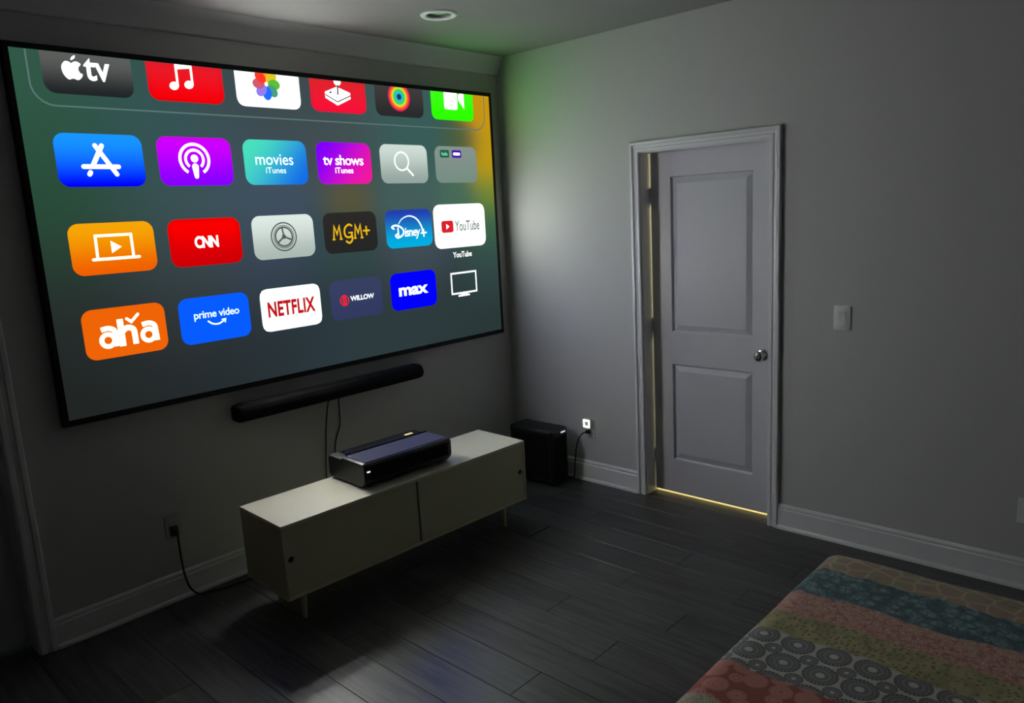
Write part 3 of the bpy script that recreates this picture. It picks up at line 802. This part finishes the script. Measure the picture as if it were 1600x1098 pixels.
ppart('front_grille', add_box(BM(), (-pw + 0.03, -pd - 0.001, 0.046), (pw - 0.03, -pd + 0.004, 0.112), 0.003, 2), BLACKM)
ppart('status_light', add_box(BM(), (-pw + 0.012, -pd - 0.003, 0.088), (-pw + 0.030, -pd + 0.003, 0.095), 0.002, 2), emis('white_status_light', (0.85, 0.95, 1.0), 1.2), label='small white status light')
for sx in (-1, 1):
    for sy in (-1, 1):
        ppart('foot', add_lathe(BM(), [(0, 0), (0.014, 0), (0.016, 0.004), (0.016, 0.013), (0, 0.013)], (sx * 0.215, sy * 0.115, 0), 'z', 14), BLACK)

# ------------------------------------------------------------------ soundbar
bar = thing('soundbar', (-1.502, 0, 0.858), 'long black soundbar mounted on the wall below the projection screen', 'soundbar')
pr = [(-0.022, -0.030), (-0.030, -0.040), (-0.085, -0.044), (-0.110, -0.034), (-0.122, -0.012), (-0.122, 0.010), (-0.108, 0.034), (-0.084, 0.044), (-0.030, 0.042), (-0.022, 0.034)]
def bsec(x, k): return [(x, -0.072 + (y + 0.072) * k, 0.858 + z * k) for y, z in pr]
L0, L1 = -2.103, -0.899
obj('body', add_sweep(BM(), [bsec(L0, 0.72), bsec(L0 + 0.006, 0.88), bsec(L0 + 0.018, 0.98), bsec(L0 + 0.03, 1), bsec(L1 - 0.03, 1), bsec(L1 - 0.018, 0.98), bsec(L1 - 0.006, 0.88), bsec(L1, 0.72)]), BLACKM, bar, smooth=True)
obj('touch_strip', add_box(BM(), (L0 + 0.05, -0.083, 0.901), (L1 - 0.05, -0.040, 0.9035), 0.001, 1), BLACK, bar)
for x in (-1.85, -1.15):
    obj('wall_bracket', add_box(BM(), (x - 0.05, -0.024, 0.83), (x + 0.05, 0.0, 0.885), 0.002, 1), BLACK, bar)

# cables from the soundbar down behind the sideboard
o = obj('cable', add_tube(BM(), smooth_curve([(-1.530, -0.05, 0.822), (-1.532, -0.022, 0.79), (-1.548, -0.010, 0.68), (-1.566, -0.010, 0.55), (-1.582, -0.010, 0.38), (-1.59, -0.010, 0.16), (-1.58, -0.031, 0.004)], 6), 0.0038, 8), RUBBER, smooth=True, origin=(-1.58, -0.03, 0))
tag(o, 'thin black cable hanging straight from the soundbar, the left one of two', 'cable')
o = obj('cable', add_tube(BM(), smooth_curve([(-1.465, -0.05, 0.822), (-1.462, -0.022, 0.79), (-1.455, -0.009, 0.73), (-1.462, -0.009, 0.64), (-1.497, -0.009, 0.56), (-1.51, -0.009, 0.46), (-1.50, -0.009, 0.16), (-1.49, -0.031, 0.004)], 6), 0.0038, 8), RUBBER, smooth=True, origin=(-1.49, -0.03, 0))
tag(o, 'thin black cable bowing out below the soundbar, the right one of two', 'cable')

# ------------------------------------------------------------------ subwoofer in the corner
sub = thing('subwoofer', (-0.165, -0.362, 0), 'black boxy subwoofer standing on the floor in the corner beside the sideboard', 'speaker', math.radians(1.5))
SMX = Matrix.Translation((-0.165, -0.362, 0)) @ Matrix.Rotation(math.radians(1.5), 4, 'Z')
def spart(name, bm, mat, smooth=False, label=None):
    bm.transform(SMX); return obj(name, bm, mat, sub, smooth, label=label)
spart('cabinet', add_box(BM(), (-0.088, -0.183, 0.012), (0.088, 0.183, 0.378), 0.022, 4), BLACK, True)
spart('side_grille', add_box(BM(), (-0.091, -0.150, 0.045), (-0.086, 0.150, 0.345), 0.002, 1), BLACKM)
spart('front_grille', add_box(BM(), (-0.066, -0.186, 0.045), (0.066, -0.181, 0.325), 0.002, 1), BLACKM)
spart('badge', add_box(BM(), (0.012, -0.187, 0.344), (0.056, -0.182, 0.353), 0.001, 1), emis('badge_glint', (0.85, 0.87, 0.9), 0.75), label='small bright badge on the upper edge')  # reflective badge, no lamp; its glint is put in as emission
for sx in (-1, 1):
    for sy in (-1, 1):
        spart('foot', add_lathe(BM(), [(0, 0), (0.016, 0), (0.018, 0.013), (0, 0.013)], (sx * 0.058, sy * 0.15, 0), 'z', 14), BLACK)

# ------------------------------------------------------------------ outlets, plugs, switch, ceiling light
def outlet(loc, axis, label, WHITEP=WHITEP):
    """duplex outlet; axis 'x' = on the right wall, 'y' = on the screen wall"""
    t = thing('wall_outlet', loc, label, 'outlet', 0, 'wall outlets' if False else None)
    def M(bm):
        if axis == 'x': bm.transform(Matrix.Translation(loc) @ Matrix.Rotation(-PI / 2, 4, 'Z'))
        else: bm.transform(Matrix.Translation(loc))
        return bm
    obj('plate', M(add_box(BM(), (-0.036, -0.006, -0.058), (0.036, 0.0, 0.058), 0.003, 2)), WHITEP, t)
    for s in (-1, 1):
        so = obj('socket', M(add_lathe(BM(), [(0, 0), (0.0165, 0), (0.0165, 0.0085), (0.015, 0.0095), (0, 0.0095)], (0, 0, s * 0.0195), '-y', 20)), WHITEP, t)
        for dx in (-0.006, 0.006):
            obj('slot', M(add_box(BM(), (dx - 0.001, -0.0100, s * 0.0195 - 0.002), (dx + 0.001, -0.0090, s * 0.0195 + 0.006))), DARKHOLE, so)
    return t
outlet((0, -0.678, 0.362), 'x', 'white wall outlet between subwoofer and door with a glowing night light in it')
outlet((0, -3.075, 0.362), 'x', 'white wall outlet low on the right wall at the picture edge')
outlet((-2.447, 0, 0.372), 'y', 'wall outlet low on the screen wall left of the sideboard', pmat('grey_plate', lin((188, 188, 184)), 0.4))

nl = thing('night_light', (-0.0095, -0.676, 0.402), 'square plug-in night light with a glowing ring beside the door', 'light')
bm = add_box(BM(), (-0.040, -0.702, 0.372), (-0.0096, -0.650, 0.432), 0.006, 2)
obj('housing', bm, WHITEP, nl, True)
def sq_ring(c, o, i, x0, x1):
    bm = BM(); v = []
    for xx in (x0, x1):
        v.append([bm.verts.new((xx, c[0] + a * s, c[1] + b_ * s)) for s in (o, i) for a, b_ in ((-1, -1), (1, -1), (1, 1), (-1, 1))])
    for k in range(4):
        k2 = (k + 1) % 4
        bm.faces.new((v[0][k], v[0][k2], v[0][4 + k2], v[0][4 + k])); bm.faces.new((v[1][k], v[1][k2], v[1][4 + k2], v[1][4 + k]))
        bm.faces.new((v[0][k], v[0][k2], v[1][k2], v[1][k])); bm.faces.new((v[0][4 + k], v[0][4 + k2], v[1][4 + k2], v[1][4 + k]))
    return bm
obj('light_ring', sq_ring((-0.676, 0.402), 0.0265, 0.0150, -0.0400, -0.0430), emis('night_light_glow', (0.93, 1.0, 0.86), 2.4), nl, label='glowing square ring')

pc = thing('power_plug', (-0.0095, -0.672, 0.3425), 'black plug in the outlet under the night light with a cord to the subwoofer', 'plug')
bm = add_box(BM(), (-0.036, -0.687, 0.330), (-0.0096, -0.657, 0.3555), 0.005, 2)
obj('plug', bm, BLACK, pc, True)
obj('cord', add_tube(BM(), smooth_curve([(-0.034, -0.668, 0.342), (-0.055, -0.655, 0.338), (-0.056, -0.625, 0.305), (-0.050, -0.598, 0.25), (-0.044, -0.580, 0.19), (-0.043, -0.568, 0.10), (-0.042, -0.560, 0.03), (-0.034, -0.535, 0.005), (-0.034, -0.45, 0.005)], 6), 0.0042, 8), RUBBER, pc, True)

pl = thing('power_plug', (-2.450, -0.0095, 0.352), 'black plug and cord in the outlet left of the sideboard, cord curling to the floor', 'plug')
obj('plug', add_sweep(BM(), [[(-2.450 + sx * w, y, 0.353 + sz * h) for sx, sz in ((-1, -1), (1, -1), (1, 1), (-1, 1))] for y, w, h in ((-0.0097, 0.017, 0.022), (-0.026, 0.017, 0.022), (-0.038, 0.012, 0.016), (-0.044, 0.006, 0.007))]), BLACK, pl)
obj('cord', add_tube(BM(), smooth_curve([(-2.450, -0.038, 0.350), (-2.450, -0.052, 0.335), (-2.449, -0.050, 0.29), (-2.446, -0.046, 0.22), (-2.440, -0.046, 0.13), (-2.425, -0.052, 0.06), (-2.395, -0.062, 0.018), (-2.350, -0.066, 0.007), (-2.22, -0.10, 0.006), (-2.0, -0.13, 0.006)], 6), 0.0050, 8), RUBBER, pl, True)

sw = thing('light_switch', (0, -2.262, 1.178), 'white rocker light switch on the right wall beside the door', 'switch')
bm = BM(); add_box(bm, (-0.0065, -2.303, 1.1175), (0.0, -2.221, 1.2385), 0.003, 2)
obj('plate', bm, WHITEP, sw, True)
bm = BM()
add_sweep(bm, [[(-0.006, y, 1.1445), (-0.0085, y, 1.1445), (-0.0070, y, 1.178), (-0.0125, y, 1.2115), (-0.006, y, 1.2115)] for y in (-2.278, -2.246)])
obj('rocker', bm, WHITEP, sw)

cl = thing('recessed_light', (-1.05, -0.62, ZC), 'round recessed ceiling light, switched off, near the top of the screen wall', 'light')
obj('trim_ring', add_lathe(BM(), [(0.0655, 0.004), (0.063, -0.003), (0.068, -0.007), (0.078, -0.0105), (0.088, -0.009), (0.094, -0.004), (0.095, 0.0)], (LX, LY, ZC), 'z', 40), TRIM, cl, True)
obj('baffle', add_lathe(BM(), [(0.0655, 0.002), (0.058, 0.010), (0.053, 0.020), (0.0, 0.020)], (LX, LY, ZC), 'z', 40), pmat('grey_baffle', lin((130, 130, 126)), 0.5), cl, True)
obj('lens', add_lathe(BM(), [(0.051, 0.019), (0.046, 0.011), (0.030, 0.006), (0.0, 0.005)], (LX, LY, ZC), 'z', 40), pmat('light_lens', lin((150, 150, 146)), 0.4), cl, True)

# ------------------------------------------------------------------ bed and quilt
BX0, BX1, BY0, BY1 = -2.93, -1.335, -4.82, -2.705
bed = thing('bed', (-2.13, -3.75, 0), 'low bed under the patterned quilt at the lower right', 'bed')
WOODB = pmat('bed_frame_wood', (0.05, 0.035, 0.028), 0.5, var=0.2)
obj('frame', add_box(BM(), (BX0 + 0.06, BY0 + 0.02, 0.13), (BX1 - 0.06, BY1 - 0.06, 0.27), 0.01, 2), WOODB, bed)
obj('mattress', add_box(BM(), (BX0 + 0.05, BY0 + 0.03, 0.27), (BX1 - 0.05, BY1 - 0.05, 0.572), 0.04, 4), pmat('mattress_cover', lin((220, 218, 210)), 0.8), bed, True)
for x in (BX0 + 0.12, BX1 - 0.12):
    for y in (BY0 + 0.1, BY1 - 0.13):
        obj('leg', add_tube(BM(), [(x, y, 0), (x, y, 0.13)], [0.025, 0.03], 12), WOODB, bed, True)

def quilt_mat():
    m, nt, b = new_mat('banded_patchwork_cotton')
    tc = nt.nodes.new('ShaderNodeTexCoord')
    sep = nt.nodes.new('ShaderNodeSeparateXYZ'); nt.links.new(tc.outputs['Object'], sep.inputs[0])
    def noise(scale, detail=2, dist=0.0):
        n = nt.nodes.new('ShaderNodeTexNoise'); n.inputs['Scale'].default_value = scale; n.inputs['Detail'].default_value = detail; n.inputs['Distortion'].default_value = dist
        nt.links.new(tc.outputs['Object'], n.inputs['Vector']); return X(nt, n.outputs[0])
    def voro(scale, feature='F1', rnd=1.0):
        n = nt.nodes.new('ShaderNodeTexVoronoi'); n.inputs['Scale'].default_value = scale; n.feature = feature; n.inputs['Randomness'].default_value = rnd
        nt.links.new(tc.outputs['Object'], n.inputs['Vector']); return X(nt, n.outputs['Distance']), n
    n1 = noise(9, 2); t = X(nt, sep.outputs[0]) * -1.0 + (n1 - 0.5) * 0.05 + (noise(28, 2) - 0.5) * 0.03
    tx = X(nt, sep.outputs[0]) * -1.0; sy = X(nt, sep.outputs[1]) * -1.0
    fine = noise(420, 1); mid = noise(60, 3); big = noise(24, 2)
    C = lambda *c: tuple(min(0.8, v * 1.4) for v in lin(c)) + (1.0,)
    # beige with pale hexagon outlines
    ve, _ = voro(16, 'DISTANCE_TO_EDGE', 0.75); vf, _ = voro(16, 'F1', 0.75)
    beige = mixc(nt, ve.step(0.09, 0.02) * 0.7, mixc(nt, big.step(0.4, 0.6), C(142, 132, 108), C(150, 126, 108)), C(170, 162, 138))
    beige = mixc(nt, vf.step(0.28, 0.10) * 0.5, beige, C(132, 110, 94))
    # teal with leafy dark shapes
    vt, _ = voro(30, 'F1', 1.0); vt2, _ = voro(44, 'DISTANCE_TO_EDGE', 1.0)
    teal = mixc(nt, vt.step(0.25, 0.75), C(112, 136, 136), C(70, 92, 96))
    teal = mixc(nt, vt2.step(0.08, 0.01), teal, C(60, 78, 84))
    # pink and rust with white specks
    pink = mixc(nt, mid.step(0.42, 0.60), C(184, 136, 124), C(158, 108, 94))
    pink = mixc(nt, big.step(0.45, 0.62) * 0.5, pink, C(176, 150, 120))
    vs, _ = voro(150, 'F1', 1.0)
    pink = mixc(nt, vs.step(0.32, 0.18), pink, C(232, 214, 202))
    # olive with darker spots
    vo, _ = voro(62, 'F1', 0.6)
    olive = mixc(nt, big.step(0.40, 0.64), C(160, 152, 112), C(136, 136, 96))
    olive = mixc(nt, vo.step(0.42, 0.22), olive, C(120, 108, 76))
    # pale grey with rosettes of two sizes
    base = C(178, 176, 168)
    def rose(pitch, t0, s0, R, dark):
        dx = tx - t0
        dy = (sy - s0).wrap(-pitch / 2, pitch / 2)
        d = (dx * dx + dy * dy).m('SQRT')
        ang = dy.m('ARCTAN2', dx)
        spokes = (ang * 26.0).m('SINE').gt(-0.2)
        rn = d / R
        inside = rn.lt(1.0)
        rim = rn.gt(0.80) * spokes
        rings = (rn * 21.0).m('SINE').gt(0.25) * rn.lt(0.78)
        core = rn.lt(0.24)
        return inside, (rim + rings * 0.55).m('MINIMUM', 1.0), core
    circ = base
    for (p, t0, s0, R, dk) in ((0.0945, 0.643, 0.070, 0.0435, 0), (0.0945, 0.741, 0.072, 0.0435, 0), (0.0945, 0.839, 0.074, 0.0435, 0), (0.0945, 0.694, 0.025, 0.0235, 1), (0.0945, 0.792, 0.026, 0.0235, 1)):
        ins, ring, core = rose(p, t0, s0, R, dk)
        circ = mixc(nt, ins, circ, mixc(nt, ring, C(128, 128, 124), C(82, 84, 84)))
        circ = mixc(nt, core, circ, C(182, 180, 172))
    # brick red with paler blossoms
    vr, vrn = voro(17, 'F1', 0.7)
    red = mixc(nt, vr.step(0.56, 0.47), C(150, 84, 74), C(186, 128, 114))
    red = mixc(nt, (vr * 60.0).m('SINE').gt(0.7) * vr.lt(0.47), red, C(168, 106, 94))
    # oatmeal speckle
    oat = mixc(nt, fine.step(0.42, 0.58), C(124, 120, 102), C(196, 190, 164))
    out = beige
    for edge, c in ((0.178, teal), (0.352, pink), (0.490, olive), (0.606, circ), (0.818, red), (0.982, oat), (1.12, olive), (1.26, teal), (1.42, pink)):
        out = mixc(nt, t.step(edge - 0.006, edge + 0.006), out, c)
    nt.links.new(out, b.inputs['Base Color'])
    b.inputs['Roughness'].default_value = 0.9
    b.inputs['Specular IOR Level'].default_value = 0.15
    b.inputs['Sheen Weight'].default_value = 0.15
    bp = nt.nodes.new('ShaderNodeBump'); bp.inputs['Strength'].default_value = 0.5; bp.inputs['Distance'].default_value = 0.004
    wv = noise(70, 3)
    nt.links.new(wv.k, bp.inputs['Height']); nt.links.new(bp.outputs[0], b.inputs['Normal'])
    return m
def quilt():
    R, TOPZ, DROP = 0.065, 0.600, 0.46
    def edge(a, A):
        """arc-length parameter -> (coordinate, drop) for a half width A"""
        s = abs(a); flat = A - R; q = R * PI / 2
        if s <= flat: c, d = s, 0.0
        elif s <= flat + q: th = (s - flat) / R; c, d = flat + R * math.sin(th), R * (1 - math.cos(th))
        else: c, d = A + 0.06 * (s - flat - q) * 0.25, R + (s - flat - q)
        return math.copysign(c, a), d
    cx, cy = (BX0 + BX1) / 2, (BY0 + BY1) / 2; hx, hy = (BX1 - BX0) / 2, (BY1 - BY0) / 2
    def params(h):
        flat = h - R; q = R * PI / 2
        P = [i / 44 * flat for i in range(-44, 45)]
        side = [flat + q * k / 6 for k in range(1, 7)] + [flat + q + (DROP - R) * k / 8 for k in range(1, 9)]
        return [-s for s in side[::-1]] + P + side
    us, vs = params(hx), params(hy)
    bm = BM(); rnd = random.Random(3)
    ph = [(rnd.uniform(2, 9), rnd.uniform(2, 9), rnd.uniform(0, 6)) for _ in range(10)]
    G = []
    for u in us:
        row = []
        for v in vs:
            x, dx = edge(u, hx); y, dy = edge(v, hy)
            if y < 0: dy *= 0.25
            d = min(DROP, math.hypot(dx, dy))
            w = sum(math.sin(a * x * 2 + c) * math.sin(b_ * y * 2 + c * 1.7) for a, b_, c in ph) / 10
            z = TOPZ - d + w * 0.009
            k = 0.008 * math.sin(11 * (u + v)) * min(1, d / 0.2)
            if dx and dy:
                f = 1 - 0.10 * min(dx, dy) / DROP; x *= f; y *= f
            row.append(bm.verts.new((cx + x + math.copysign(k, x) * (dx > 0), cy + y + math.copysign(k, y) * (dy > 0), max(0.13, z))))
        G.append(row)
    for a, c in zip(G, G[1:]):
        for k in range(len(vs) - 1): bm.faces.new((a[k], c[k], c[k + 1], a[k + 1]))
    bm.normal_update()
    sgn = 1.0 if G[len(us) // 2][len(vs) // 2].normal.z > 0 else -1.0
    H = [[bm.verts.new(v.co - v.normal * 0.012 * sgn) for v in row] for row in G]
    nu, nv = len(us), len(vs)
    for a in range(nu - 1):
        for k in range(nv - 1): bm.faces.new((H[a][k], H[a][k + 1], H[a + 1][k + 1], H[a + 1][k]))
    for a in range(nu - 1):
        for k in (0, nv - 1): bm.faces.new((G[a][k], G[a + 1][k], H[a + 1][k], H[a][k]))
    for k in range(nv - 1):
        for a in (0, nu - 1): bm.faces.new((G[a][k], G[a][k + 1], H[a][k + 1], H[a][k]))
    return bm
q = obj('quilt', quilt(), quilt_mat(), smooth=True, origin=(-1.33, -2.70, 0))
tag(q, 'quilt with bands of teal, rust, olive, grey rosettes and red spread over the bed', 'quilt')
